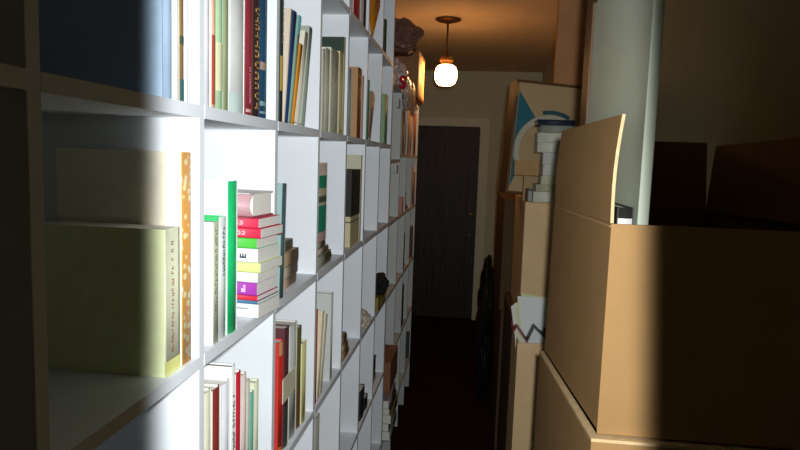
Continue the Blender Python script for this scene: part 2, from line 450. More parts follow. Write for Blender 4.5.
# second cell
stand('C', 280.0, 284.6, 184, 'blue grey book with a dark spine standing beside the small lying pile', '#8fb0aa', '#4f6468', XF=-.379, d=.16, xt=283.6)
pz = SHELF['C'] + .0005
for i, (yt, col, lab, xr) in enumerate([(274, '#c9a890', 'pinkish tan book lying at the bottom of the small pile by the dark spine', .0),
                                         (263, '#bfb0a0', 'grey tan book lying second from the bottom of the small pile', .002),
                                         (249, '#b79a78', 'brown tan book lying second from the top of the small pile', .003),
                                         (239, '#a8a89c', 'grey green book lying on top of the small pile by the dark spine', -.006)]):
    top = z_at(yt, -.40, 1.37)
    lying(-.40 + xr, 1.245, 1.40 + xr * 2, pz, top, .15, lab, col, face='aisle', hard=False, group='small lying pile in the second cell')
    pz = top
# third cell
pz = SHELF['C'] + .0005
for i, (yt, col, lab) in enumerate([(251, '#8f8c7c', 'dark grey book lying flat under the green and white book'), (245, '#b8ac98', 'tan book lying flat, the middle of three under the green and white book'), (238.5, '#a9ab9e', 'grey book lying flat directly under the green and white book')]):
    top = z_at(yt, -.42, 1.66)
    lying(-.388 - .002 * i, 1.53, 1.715 - i * .03, pz, top, .2, lab, col, face='aisle', group='flat books in the third cell')
    pz = top
Y0_, Y1_ = y_at(318.0, -.392, -.1), y_at(328.0, -.392, -.1)
mw = Matrix.Translation(W(-.392, max(Y0_, 1.522), pz + .0004))
book_at(mw, Y1_ - max(Y0_, 1.522), z_at(163, -.392, 1.56) - pz, .17, 'green and white book standing on three flat books in the third cell', '#cdd6c4', '#d8d0cc', group='books on the middle shelf', bands=((.0, .12, '#d8b0b0'), (.12, .46, '#1f9a78'), (.46, .66, '#cfcfae'), (.5, .58, '#3c5a50'), (.66, .9 - .22 + .0, '#d6c8a4'), (.68, .84 - .0, '#1f9a78')))
# fourth cell: slipcased set
stand('C', 359.6, 363.0, 155, 'tall cream book standing right of the black and cream box file', '#d2ceb4', '#cfc9a8', d=.17)
fy0, fy1 = y_at(350.5, -.389, -.2), y_at(359.2, -.389, -.2)
zb_, zt_b = SHELF['C'] + .0005, z_at(170, -.389, fy0)
o = tag(box_obj('box_file', -.55, -.389, fy0, fy1, zb_, zt_b, mat('#cfc49a', .6, .04), .002), 'black and cream box file standing in the fourth cell', 'box file', 'books on the middle shelf')
zs_ = z_at(217, -.389, fy0)
bm = bmesh.new(); bx(bm, -.5505, -.388, fy0 - .001, fy1 + .0004, EYE + zs_, EYE + zt_b + .001); new_mesh('sleeve', bm, mat('#241f1a', .6, .15), o)
zl_ = z_at(222, -.389, fy0)
bm = bmesh.new(); bx(bm, -.5503, -.3885, fy0 - .0006, fy1 + .0002, EYE + zl_ - .004, EYE + zl_); new_mesh('label_line', bm, mat('#5a5034', .6), o)
stand('C', 363.0, 364.6, 228, 'small pale notebook right of the black and cream box file', '#c8c0b4')

# ------------------------------------------------------------------ lower shelf (row D)
stand('D', 203.4, 212.5, 392, 'cream book with a small green picture, left of the dark red spine', '#e4e2cc', '#ddd8c0', XF=-.386, bands=((.5, .62, '#5a8a68'),))
stand('D', 213.2, 221.2, 388, 'dark red hardback beside the cream book on the lower shelf', '#e6ded2', '#7c2a24', XF=-.386)
stand('D', 221.8, 230.4, 382.5, 'wide white book right of the dark red hardback', '#e6e6e2', '#e4e4e8', XF=-.386)
stand('D', 231.2, 235.4, 365.5, 'tall white book with black lettering left of the bright red spine', '#e8e8e6', '#dfe6e0', pages=PAGE_SHADE, marks=(.2, .82, '#30343a', .007))
stand('D', 235.9, 241.2, 372, 'bright red hardback with pale foot on the lower shelf', '#ece6e0', '#c4202e', bands=((.0, .38, '#d8848c'), (.2, .3, '#c83848')))
stand('D', 241.6, 246.6, 374, 'pinkish white book right of the bright red hardback', '#e0d6cc', '#e8ccc8')
stand('D', 247.0, 249.6, 380, 'narrow grey green book left of the teal striped one', '#b8bca8')
stand('D', 250.0, 254.2, 392, 'teal striped book shorter than its cream neighbour', '#cfd8c4', '#6fb0a0')
stand('D', 254.6, 258.8, 381, 'cream book at the right end of its row on the lower shelf', '#dcdcc0')
# second cell
stand('D', 278.4, 283.2, 341, 'red book with an orange top standing in the second cell of the lower shelf', '#d0382c', '#cc2a20', XF=-.390, bands=((.88, 1.0, '#d89a6c'), (.0, .08, '#c87a30')))
stand('D', 284.0, 288.6, 327, 'dark maroon book right of the red book with the orange top', '#5c3034', '#502c30', XF=-.390, bands=((.0, .35, '#3a4440'),))
stand('D', 289.2, 296.6, 324, 'wide grey white book right of the dark maroon one', '#d6d6cc', '#d0d4ce', XF=-.390)
stand('D', 297.2, 301.0, 326.5, 'olive brown book at the right of the wide grey white one', '#6c6438', '#5e5a30', XF=-.390, bands=((.0, .4, '#6a4a34'),))
o = stand('D', 302.0, 306.2, 342, 'short pale yellow pad pulled forward at the end of the second cell', '#dcd89a', '#d9d496', XF=-.386, d=.1, name='paper_pad')
o['category'] = 'pad'
bm = bmesh.new()
ya_, yb_ = y_at(284.5, -.383, -.55), y_at(296.8, -.383, -.55)
z1_, z0_ = z_at(378, -.383, 1.28), z_at(402, -.383, 1.28)
bx(bm, -.3885, -.3868, ya_, yb_, EYE + z0_, EYE + z1_)
tag(new_mesh('paper_slip', bm, mat('#dcd6b8', .8)), 'cream paper slip across the dark maroon and grey white books', 'paper')
# third cell
stand('D', 314.6, 317.0, 311, 'red book leaning behind the cream pair in the third cell of the lower shelf', '#c02a24', xt=316.6)
stand('D', 317.6, 319.8, 313, 'cream book leaning right, the left of the leaning pair on the lower shelf', '#dccfae', xt=323.4)
stand('D', 320.2, 322.6, 316, 'cream book leaning right, the right of the leaning pair on the lower shelf', '#d8d2b6', xt=326.6)
stand('D', 330.2, 332.4, 293, 'large pale grey book standing upright right of the leaning cream pair', '#cfd2cc', d=.2)
# fourth cell
pz = SHELF['D'] + .0005
for i, (yt, col, lab, dy) in enumerate([(361, '#a8875c', 'tan box lying at the bottom of the dim pile on the lower shelf', .10), (352, '#bfa478', 'pale tan book lying in the middle of the dim pile', .085), (343, '#8e7a58', 'brown book lying at the top of the dim tan pile', .07)]):
    top = pz + (.032, .024, .03)[i]; lying(-.384, 1.863, 1.863 + dy * 1.3, pz, top, .16, lab, col, face='aisle', group='dim tan pile on the lower shelf'); pz = top
stand('D', 351.0, 353.6, 316, 'dark grey book standing beside the dim tan pile', '#4c524c', XF=-.43, d=.15)

# ------------------------------------------------------------------ crumpled things
def crumple(name, loc, size, m, seed, amp=.35, freq=3.0, sub=4, parent=None, detail=9.0):
    bm = bmesh.new(); bmesh.ops.create_icosphere(bm, subdivisions=sub, radius=1)
    off = Vector((seed * 3.1, seed * 1.7, seed))
    for v in bm.verts:
        n1 = noise.noise(v.co * freq + off); n2 = abs(noise.noise(v.co * detail + off))
        k = 1 + amp * n1 - amp * .7 * n2
        p = v.co * k
        v.co = Vector((p.x * size[0], p.y * size[1], max(p.z, -.8) * size[2]))
    zmin = min(v.co.z for v in bm.verts)
    for v in bm.verts: v.co.z -= zmin
    for f in bm.faces: f.smooth = False
    return new_mesh(name, bm, m, parent, Matrix.Translation(loc))

crumple_white = mat('#c8bcae', .7, .1)
tag(crumple('crumpled_paper', W(-.405, 2.30, SHELF['D'] + .001), (.04, .07, .04), crumple_white, 3), 'crumpled pinkish white paper in the fifth cell of the lower shelf', 'paper')
o = tag(box_obj('folder', -.50, -.374, 2.575, 2.80, SHELF['D'] + .0005, -.592, mat('#8a7830', .6, .1), .003), 'yellow brown folder box under the slumped black bag', 'folder')
bm = bmesh.new(); bx(bm, -.374, -.3732, 2.64, 2.70, EYE - .64, EYE - .61); new_mesh('label_holder', bm, mat('#b0a05c', .6), o)
tag(crumple('cloth_bag', W(-.40, 2.68, -.5918), (.055, .10, .045), mat('#14191a', .8, .3), 5, amp=.35), 'black cloth bag slumped on the yellow brown folder box', 'bag')
# row E
stand('E', 360.5, 364.5, 388, 'black book standing in the fifth cell of the lowest shelf in view', '#23262a')
stand('E', 365.2, 368.0, 396, 'black book behind the taller one on the lowest shelf in view', '#1e2220')
lying(-.40, 2.58, 2.74, SHELF['E'] + .0005, SHELF['E'] + .05, .16, 'pale book lying in the last cell of the lowest shelf in view', '#b8b49a', face='aisle')
o = box_obj('storage_tin', -.52, -.40, 2.585, 2.73, SHELF['E'] + .051, SHELF['E'] + .11, mat('#3c3438', .6), .004); tag(o, 'dark tin standing on the pale book near the bottom of the tall bookcase', 'tin')
bm = bmesh.new(); bx(bm, -.522, -.398, 2.583, 2.732, EYE + SHELF['E'] + .1105, EYE + SHELF['E'] + .122, 0, .003); new_mesh('lid', bm, mat('#4a4046', .5), o)
stand('E', 314.6, 318.4, 416, 'grey book standing in the third cell of the lowest shelf in view', '#a8a498')
lying(-.388, 1.62, 1.80, SHELF['E'] + .0005, SHELF['E'] + .075, .16, 'orange red book lying in the third cell of the lowest shelf in view', '#b8683c', face='aisle')

# ------------------------------------------------------------------ far bookcase contents
for (x0, x1, yt, col, lab) in [(401.6, 404.4, 112, '#b8a894', 'pale tan book, first from the left on the upper far shelf'),
                              (404.8, 406.6, 110, '#9a8a80', 'grey brown book next to the pale tan one on the upper far shelf'),
                              (407.0, 409.0, 108, '#c88a54', 'orange tan book on the upper shelf of the far bookcase'),
                              (409.6, 411.2, 112, '#c9a078', 'tan book right of the orange tan one in the far bookcase'),
                              (411.6, 413.4, 116, '#7c3c24', 'dark red brown book on the upper shelf of the far bookcase'),
                              (413.8, 415.6, 114, '#a8623c', 'russet book at the right end of the upper far shelf')]:
    stand('FB', x0, x1, yt, lab, col)
for (x0, x1, yt, col, lab, row) in [(409.2, 411.6, 164, '#b87840', 'tall orange brown book on the second shelf of the far bookcase', 'FC'),
                                   (412.0, 413.2, 168, '#c89868', 'tan book right of the tall orange brown book', 'FC'),
                                   (413.6, 414.8, 172, '#7a6a78', 'grey mauve book at the right end of the second far shelf', 'FC'),
                                   (402.2, 403.6, 197, '#c08a84', 'pinkish book at the left of the second far shelf', 'FC'),
                                   (404.0, 406.2, 192, '#2c2628', 'black book behind the pinkish one in the far bookcase', 'FC'),
                                   (406.5, 407.8, 205, '#a84a44', 'short red book beside the tall orange brown one', 'FC'),
                                   (401.0, 404.4, 234, '#27383a', 'wide dark teal binder on the third shelf of the far bookcase', 'FD'),
                                   (407.2, 408.8, 250, '#8a5a38', 'brown book in the middle of the third far shelf', 'FD'),
                                   (411.4, 413.2, 226, '#5e3f28', 'dark brown book at the right of the third far shelf', 'FD'),
                                   (398.6, 401.2, 284, '#7c5038', 'red brown book on the fourth shelf of the far bookcase', 'FE'),
                                   (402.0, 403.2, 285, '#1c2022', 'thin black book right of the red brown one', 'FE'),
                                   (408.4, 409.8, 330, '#3a4a48', 'dark grey green book low in the far bookcase', 'FF')]:
    stand(row, x0, x1, yt, lab, col)
# clips with bright labels on the shelf edges
for zc in (.30, -.022):
    yc = 3.07
    bm = bmesh.new(); bx(bm, -.379, -.374, yc - .03, yc + .06, EYE + zc - .045, EYE + zc - .005)
    o = tag(new_mesh('shelf_label', bm, mat('#f2f5fa', .3)), 'white shelf label holder near the lamp-side %s' % ('under the top board of the far bookcase' if zc > 0 else 'under the eye-level shelf of the far bookcase'), 'label')
# bundles and bags on top of the far bookcase
PLASTIC = mat('#6a4f48', .35, .3, 6, kind='plastic', coat=.5)
TOPZ = .3605
o = tag(crumple('plastic_bundle', W(-.43, 3.30, TOPZ + .19), (.125, .14, .10), PLASTIC, 11, amp=.32, freq=2.0), 'brownish plastic-wrapped bundle lying on top of the other, near the ceiling', 'bundle')
o = tag(crumple('wrapped_bundle', W(-.60, 3.2, TOPZ), (.07, .2, .10), mat('#54403c', .35, .3, 6, kind='plastic', coat=.4), 4, amp=.3), 'dark wrapped bundle on the far bookcase under the plastic one', 'bundle')
def draped_bag(label, x, y, top_size, hang_size, m, seed):
    o1 = crumple('tmp', (0, 0, 0), top_size, m, seed, amp=.3)
    o2 = crumple('tmp', (0, 0, 0), hang_size, m, seed + 5, amp=.25)
    bm = bmesh.new(); bm.from_mesh(o1.data); n = len(bm.verts)
    me2 = o2.data
    bm.from_mesh(me2)
    bm.verts.ensure_lookup_table()
    for v in bm.verts[n:]: v.co += Vector((-x - .356 + .006, .01, -hang_size[2] * 1.15))
    for o in (o1, o2): COL.objects.unlink(o); bpy.data.objects.remove(o)
    o = new_mesh('plastic_bag', bm, m, None, Matrix.Translation(W(x, y, TOPZ + .001)))
    return tag(o, label, 'bag')
bag = draped_bag('white plastic bag with a red S sagging over the far bookcase edge', -.43, 3.22, (.07, .13, .085), (.018, .11, .09), mat('#c9b8b0', .3, .12, 8, kind='plastic', coat=.5), 21)
cu = bpy.data.curves.new('letter', 'FONT'); cu.body = 'S'; cu.size = .15; cu.extrude = .002; cu.align_x = 'CENTER'; cu.offset = .006
tmp = bpy.data.objects.new('letter', cu); COL.objects.link(tmp)
bpy.context.view_layer.update()
me = bpy.data.meshes.new_from_object(tmp.evaluated_get(bpy.context.evaluated_depsgraph_get()))
COL.objects.unlink(tmp); bpy.data.objects.remove(tmp)
me.materials.clear(); me.materials.append(mat('#b01838', .4))
s = bpy.data.objects.new('red_letter', me); COL.objects.link(s); s.parent = bag
p = on_y(402.5, 88, 3.075)
s.matrix_local = Matrix.Translation(Vector((p.x, 3.075, p.z + EYE)) - bag.matrix_world.translation) @ Matrix.Rotation(math.radians(35), 4, 'Z') @ Matrix.Rotation(math.pi / 2, 4, 'X') @ Matrix.Scale(.55, 4)
draped_bag('pale tan bag sagging over the far bookcase edge in front of the glowing carton', -.43, 3.50, (.06, .07, .04), (.010, .09, .10), mat('#b9987c', .35, .15, 8, kind='plastic'), 33)
# box on the far bookcase, lit by the lamp
bm = bmesh.new(); bx(bm, -.52, -.335, 3.62, 4.05, EYE + TOPZ, EYE + .625, 0, .006)
o = tag(new_mesh('carton', bm, mat('#8a6034', .6, .15, 10, kind='cardboard')), 'brown carton on the far bookcase, its side glowing yellow beside the lamp', 'box')
bm = bmesh.new(); bx(bm, -.523, -.332, 3.617, 4.053, EYE + .615, EYE + .628, 0, .003); new_mesh('lid', bm, mat('#8a6238', .6), o)
bm = bmesh.new(); bx(bm, -.3348, -.3335, 3.66, 4.02, EYE + TOPZ + .02, EYE + .61); new_mesh('lamplit_side', bm, mat('#f2d48a', .5, .05), o)  # lamp glow on the carton's side, painted as a paler panel

# floor clutter by the far bookcase
def carton(label, x0, x1, y0, y1, z0, z1, m=CARD, group='stacked cardboard boxes', tape=True, open_=False, yaw=0.0):
    bm = bmesh.new()
    cx, cy = (x0 + x1) / 2, (y0 + y1) / 2
    hx, hy, hz = (x1 - x0) / 2, (y1 - y0) / 2, z1 - z0
    if open_:
        t = .005
        bx(bm, -hx, hx, -hy, hy, 0, t); bx(bm, -hx, -hx + t, -hy, hy, t, hz); bx(bm, hx - t, hx, -hy, hy, t, hz); bx(bm, -hx + t, hx - t, -hy, -hy + t, t, hz); bx(bm, -hx + t, hx - t, hy - t, hy, t, hz)
    else:
        bx(bm, -hx, hx, -hy, hy, 0, hz - .004, 0, .004)
    mw = Matrix.Translation(W(cx, cy, z0)) @ Matrix.Rotation(yaw, 4, 'Z')
    o = new_mesh('cardboard_box', bm, m, None, mw)
    tag(o, label, 'box', group)
    if not open_:
        for s in (-1, 1):
            bm = bmesh.new(); a, b = sorted((s * hx, s * .001)); bx(bm, a, b, -hy, hy, hz - .0038, hz); new_mesh('flap', bm, m, o)
        if tape:
            bm = bmesh.new(); bx(bm, -.025, .025, -hy - .0005, hy + .0005, hz + .0001, hz + .0006); bx(bm, -.025, .025, -hy - .0008, -hy - .0001, hz - .07, hz + .0006); new_mesh('tape', bm, TAPE, o)
    return o

pz = -1.3795
for i, (hh, x1_, col, lab) in enumerate([(.045, -.345, '#7c8a80', 'grey green book at the bottom of the low pile in the far bookcase'), (.04, -.352, '#22282a', 'black book low in the far bookcase pile'),
                                          (.045, -.342, '#7c6a34', 'mustard book in the middle of the low pile'), (.03, -.35, '#28383a', 'dark teal book in the upper half of the low pile'), (.04, -.356, '#b09a94', 'pinkish book near the top of the low pile')]):
    lying(x1_, 2.905, 3.18, pz, pz + hh, .16, lab, col, face='aisle', hard=False, group='books piled low in the far bookcase'); pz += hh + .0005
carton('brown box filling the cell above the low pile in the far bookcase', -.56, -.352, 2.905, 3.20, -1.1395, -.985, mat('#8a5f42', .8, .1, kind='cardboard'), None)

# ------------------------------------------------------------------ lamp
lx, ly = -.195, 4.0
lamp = empty('pendant_lamp', W(lx, ly, CEIL)); tag(lamp, 'lit white globe lamp hanging from a brass rod under the ceiling', 'lamp')
BRN = mat('#6a4526', .35, .1, 20, kind='brass'); BRN.node_tree.nodes['Principled BSDF'].inputs['Metallic'].default_value = .6
bm = bmesh.new(); lathe(bm, [(.08, -.001), (.082, -.006), (.06, -.016), (.025, -.024), (.012, -.03)]); new_mesh('canopy', bm, BRN, lamp)
bm = bmesh.new(); cyl(bm, (0, 0, -.028), (0, 0, -.235), .006); new_mesh('rod', bm, BRN, lamp)
bm = bmesh.new(); lathe(bm, [(.012, -.225), (.035, -.232), (.045, -.245), (.043, -.262), (.034, -.268), (.04, -.28), (.042, -.283)]); new_mesh('socket_cap', bm, mat('#8a5a2c', .4, .1), lamp)
bm = bmesh.new(); lathe(bm, [(.04, -.2835), (.056, -.292), (.067, -.31), (.071, -.34), (.069, -.368), (.059, -.394), (.042, -.408), (.02, -.412)])
globe = new_mesh('globe', bm, emit('#ffbc78', 24.0), lamp)

# ------------------------------------------------------------------ boxes on the right
# the big open box
big = empty('cardboard_box', W(.22, 1.0, -.52)); tag(big, 'big open cardboard box with an upright side flap, nearest at eye level', 'box', 'stacked cardboard boxes')
def child(name, bm, m):
    for v in bm.verts: v.co -= big.location
    return new_mesh(name, bm, m, big)
nb, nt = [(.22, 1.0, -.432), (.605, 1.0, -.432)], [(.22, 1.0, -.089), (.605, 1.0, -.089)]
fb, ft = [(.22, 1.70, -.515), (.605, 1.70, -.515)], [(.22, 1.67, -.104), (.605, 1.67, -.104)]
bm = bmesh.new(); T = .006
def wp(p): return W(*p)
slab(bm, [wp(nb[0]), wp(fb[0]), wp(ft[0]), wp(nt[0])], -T if False else T)
child('side_panel', bm, CARD)
bm = bmesh.new(); slab(bm, [wp(nb[0]) + Vector((T, 0, 0)), wp(nb[1]), wp(nt[1]), wp(nt[0]) + Vector((T, 0, 0))], -T); child('front_panel', bm, CARD)
bm = bmesh.new(); slab(bm, [wp(fb[0]), wp(fb[1]), wp(ft[1]), wp(ft[0])], -T); child('back_panel', bm, CARD)
bm = bmesh.new(); slab(bm, [wp(nb[1]), wp(fb[1]), wp(ft[1]), wp(nt[1])], T); child('side_panel', bm, CARD)
bm = bmesh.new(); slab(bm, [wp(nb[0]), wp(nb[1]), wp(fb[1]), wp(fb[0])], T); child('bottom_panel', bm, CARD)
def strip_flap(a0, a1, b0, b1, bend, n=6):
    """flap from edge a0-a1 to edge b0-b1, bulging by bend in X"""
    bm = bmesh.new(); a0, a1, b0, b1 = map(Vector, (a0, a1, b0, b1))
    L_, R_ = [], []
    for i in range(n + 1):
        s = i / n; off = Vector((bend * math.sin(math.pi * s), 0, 0))
        L_.append([a0.lerp(b0, s) + off, a1.lerp(b1, s) + off])
    t = Vector((.005, 0, 0))
    V = [[bm.verts.new(p) for p in (r[0], r[1], r[1] + t, r[0] + t)] for r in L_]
    for a, b in zip(V, V[1:]):
        for k in range(4):
            f = bm.faces.new((a[k], a[(k + 1) % 4], b[(k + 1) % 4], b[k])); f.material_index = 1 if k in (1, 3) else 0
    bm.faces.new(V[0]); bm.faces.new(V[-1]).material_index = 1
    return bm
pt_n = on_x(622.5, 114, .229); pt_f = on_x(562, 131, .224)
child('flap', strip_flap(wp((.2195, 1.005, -.0885)), wp((.2195, 1.67, -.1035)), wp((.229, pt_n.y, pt_n.z)), wp((.224, pt_f.y, pt_f.z)), -.004), [CARD, CARD_EDGE])
bm = bmesh.new(); slab(bm, [wp((.235, 1.672, -.103)), wp((.60, 1.672, -.103)), wp((.60, 1.70, .07)), wp((.235, 1.70, .07))], -.005); child('flap', bm, CARD)
bm = bmesh.new(); slab(bm, [wp((.6, 1.01, -.089)), wp((.6, 1.66, -.104)), wp((.612, 1.66, .06)), wp((.612, 1.01, .07))], -.005); child('flap', bm, CARD)
bm = bmesh.new(); slab(bm, [wp((.226, .999, -.089)), wp((.60, .999, -.089)), wp((.60, .985, -.092)), wp((.226, .985, -.092))], .003); 
bm.free()
# seam crease along the side
bm = bmesh.new(); slab(bm, [wp((.2185, 1.004, -.095)), wp((.2185, 1.668, -.11)), wp((.2185, 1.668, -.107)), wp((.2185, 1.004, -.092))], .0012); child('crease', bm, mat('#c09868', .8, .05))
# grey board standing in the big box, and the plank behind it
GB = mat('#cad2bc', .6, .05, 6)
gb = empty('framed_board', W(.275, 1.05, -.40)); tag(gb, 'pale grey board standing in the big open box', 'board')
yg = y_at(590, .272, .2)
zt_ = z_at(3.5, .272, yg)
def gchild(name, bm, m):
    for v in bm.verts: v.co -= gb.location
    return new_mesh(name, bm, m, gb)
bm = bmesh.new(); bx(bm, .272, .290, 1.05, yg, EYE - .42, EYE + zt_, 0, .002); gchild('board', bm, GB)
bm = bmesh.new(); bx(bm, .268, .294, yg + .0005, yg + .014, EYE - .42, EYE + zt_ + .012); gchild('frame_edge', bm, mat('#6a4522', .5, .15, 10, stretch=(1, 1, .2)))
bm = bmesh.new(); bx(bm, .268, .294, 1.05, yg, EYE + zt_ + .0005, EYE + zt_ + .012); gchild('frame_edge', bm, mat('#6a4522', .5, .15, 10, stretch=(1, 1, .2)))
bm = bmesh.new(); bx(bm, .268, .296, yg + .0145, 1.655, EYE - .40, EYE + .60)
tag(new_mesh('wooden_board', bm, mat('#4a2e18', .55, .2, 8, kind='wood', stretch=(1, 1, .15))), 'dark brown wooden board standing behind the pale grey board in the open box', 'board')
mwb = Matrix.Translation(W(.236, 1.035, -.36)) @ Matrix(((0, 1, 0, 0), (-1, 0, 0, 0), (0, 0, 1, 0), (0, 0, 0, 1)))
book_at(mwb, .026, .295, .18, 'dark book added for the shaded inside of the big open box between its flap and the pale grey board', '#23211e', bands=((.88, .94, '#c8c8c0'),))  # added dark filler standing in for the shaded box interior
# lower boxes under it
low = empty('cardboard_box', W(.205, .995, -1.05)); tag(low, 'cardboard box directly under the big open one, its top edge showing', 'box', 'stacked cardboard boxes')
bm = bmesh.new(); hexa(bm, [wp(p) for p in ((.207, .99, -1.049), (.6, .99, -1.049), (.6, 1.72, -1.049), (.207, 1.72, -1.049), (.209, .985, -.440), (.6, .985, -.440), (.6, 1.725, -.525), (.209, 1.725, -.525))])
for v in bm.verts: v.co -= low.location
new_mesh('body', bm, CARD, low)
bm = bmesh.new(); slab(bm, [wp((.2085, .984, -.4395)), wp((.6, .984, -.4395)), wp((.6, 1.726, -.5245)), wp((.2085, 1.726, -.5245))], .005)
for v in bm.verts: v.co -= low.location
new_mesh('flap', bm, CARD_EDGE, low)
bm = bmesh.new(); slab(bm, [wp((.30, .9835, -.442)), wp((.60, .9835, -.436)), wp((.60, .975, -.50)), wp((.34, .978, -.505))], .003)
for v in bm.verts: v.co -= low.location
new_mesh('flap', bm, CARD, low)
carton('cardboard box on the floor at the bottom of the nearest stack', .21, .60, 1.0, 1.71, -1.6, -1.0505)

# stack behind: open box with papers, box behind it, box with books on it
XL = .205
yl = y_at(517, XL, -.74)
L_ = carton('open cardboard box full of upright papers, standing on the floor behind the nearest stack', XL, .56, yl, yl + .30, -1.6, z_at(342.5, XL, yl), CARD_BRIGHTENED, open_=True)
zl = z_at(342.5, XL, yl)
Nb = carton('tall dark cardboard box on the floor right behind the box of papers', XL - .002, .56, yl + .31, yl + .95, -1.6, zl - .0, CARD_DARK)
Mx, My = .232, y_at(527, .232, -.17)
My = max(My, yl + .315)
zm = z_at(202, Mx, My)
Mb = carton('cardboard box at eye level with a pile of books on top', Mx, .58, My, My + .62, zl + .0006, zm, CARD_BRIGHTENED, tape=False)
# far boxes
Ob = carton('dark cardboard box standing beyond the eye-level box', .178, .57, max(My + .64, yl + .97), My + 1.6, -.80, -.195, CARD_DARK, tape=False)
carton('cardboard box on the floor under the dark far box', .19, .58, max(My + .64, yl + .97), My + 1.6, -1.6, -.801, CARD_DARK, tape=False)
# tall upright carton reaching towards the ceiling
tc_y = 3.20
a = on_y(557, 40, tc_y)
carton('tall upright carton rising towards the ceiling behind the patterned box', a.x, .60, tc_y, tc_y + .055, zm + .0006, CEIL - .01, mat('#b8855a', .75, .08, 8, kind='cardboard', spec=.2), tape=False)

# patterned box, turned a little
by = 3.0
a = on_y(507, 195, by); w_, h_, d_ = .355, 0, .11
bz0 = zm + .008
ya = math.radians(14)
bz1 = z_at(83, a.x, by)
pb_mw = Matrix.Translation(W(a.x - .010, by - .03, bz0 + .016)) @ Matrix.Rotation(math.radians(3.2), 4, 'Y') @ Matrix.Rotation(ya, 4, 'Z')
hB = bz1 - bz0
bm = bmesh.new(); bx(bm, 0, w_, 0, d_, 0, hB, 0, .004)
pb = new_mesh('picture_box', bm, mat('#5e3f20', .6, .1, 8, kind='cardboard'), None, pb_mw)
tag(pb, 'flat upright box with a teal arc design, standing behind the pile of books', 'box')
bm = bmesh.new(); bx(bm, .012, w_ - .004, -.003, -.0004, .012, hB - .014); new_mesh('printed_front', bm, mat('#b59a70', .6, .05, 6), pb)
TEAL = mat('#256674', .5, .08, 10); PALE = mat('#b9b6a2', .55, .05)
def poly(bm, pts, y, t=.0012):
    lo = [bm.verts.new((x, y, z)) for x, z in pts]; hi = [bm.verts.new((x, y - t, z)) for x, z in pts]
    bm.faces.new(lo); bm.faces.new(hi)
    for i in range(len(pts)): bm.faces.new((lo[i], lo[(i+1) % len(pts)], hi[(i+1) % len(pts)], hi[i]))
# arc ring and teal field
ccx, ccz, r0, r1 = .185, hB * .40, .145, .168
arc = lambda r, a0, a1, n=20: [(ccx + r * math.cos(math.radians(a0 + (a1 - a0) * i / n)), ccz + r * math.sin(math.radians(a0 + (a1 - a0) * i / n))) for i in range(n + 1)]
bm = bmesh.new(); 
A, B = arc(r1, 60, 215), arc(r0, 60, 215)
for i in range(20): poly(bm, [A[i], A[i+1], B[i+1], B[i]], -.0032)
new_mesh('arc_design', bm, PALE, pb)
bm = bmesh.new()
C_ = [p for p in arc(r1 + .003, 118, 215) if p[0] > .016]
left = .014
poly(bm, [(left, hB - .05)] + C_ + [(left, .03)], -.0032)
new_mesh('teal_design', bm, TEAL, pb)
bm = bmesh.new(); A, B = arc(r1 + .022, 62, 105), arc(r1 + .003, 62, 105)
for i in range(20): poly(bm, [A[i], A[i+1], B[i+1], B[i]], -.0032)
new_mesh('blue_design', bm, mat('#2c5560', .5), pb)
bm = bmesh.new(); bx(bm, .0, .012, -.0015, -.0003, hB * .86, hB * .97); new_mesh('lamplit_corner', bm, mat('#a8702a', .5), pb)  # orange lamplight painted on the upper left corner

# pile of books and boxes on the eye-level box
py = My + .04
def pile(label, x0, x1, y0, y1, col, m2=None, name='book', cat='book', X=None, dep=.16, marks=None, dy=0.0):
    a = on_y(x0, (y0 + y1) / 2, py + dy); b = on_y(x1, (y0 + y1) / 2, py + dy)
    return a.x, b.x, z_at(y0, a.x, py + dy), z_at(y1, a.x, py + dy)
PILE = [  # x0, x1, top row, bottom row, colour, label
    (533, 556, 191.5, 201.5, '#d8d8c8', 'white book lying on the eye-level box at the bottom of the pile'),
    (536, 556, 184, 191.5, '#b9b698', 'cream grey book lying second from the bottom of the eye-level pile'),
    (541, 557, 176, 184, '#d6d2b0', 'cream yellow book lying third from the bottom of the eye-level pile'),
    (543, 558, 164, 176, '#e0ded2', 'thick white book lying in the middle of the eye-level pile'),
    (543, 560, 152.5, 164, '#d6d8d0', 'white grey book lying under the two boxed white volumes'),
    (537.5, 562, 142, 152.5, '#d9d8c6', 'lower of two long white volumes near the top of the eye-level pile'),
    (537.5, 562.5, 132.5, 142, '#d2d2be', 'upper of two long white volumes near the top of the eye-level pile'),
    (541, 566, 125, 132.5, '#8f9484', 'grey green book lying near the top of the eye-level pile'),
    (538, 568, 119, 125, '#1e2a38', 'dark navy book lying on top of the eye-level pile')]
pz = zm + .0006
for i, (x0, x1, yt, yb, col, lab) in reversed(list(enumerate(PILE))) if False else enumerate(PILE):
    a = on_y(x0, (yt + yb) / 2, py); b = on_y(x1, (yt + yb) / 2, py)
    top = z_at(yt, a.x, py)
    bx0, bx1 = a.x, max(b.x + .03, a.x + .15)
    ax = Matrix(((0, 0, -1, 0), (-1, 0, 0, 0), (0, 1, 0, 0), (0, 0, 0, 1)))
    mw = Matrix.Translation(W(bx1, py, pz)) @ ax
    book_at(mw, top - pz - .0005, bx1 - bx0, .15, lab, col, hard=(i % 2 == 0), group='pile on the eye-level box', name='book')
    pz = top
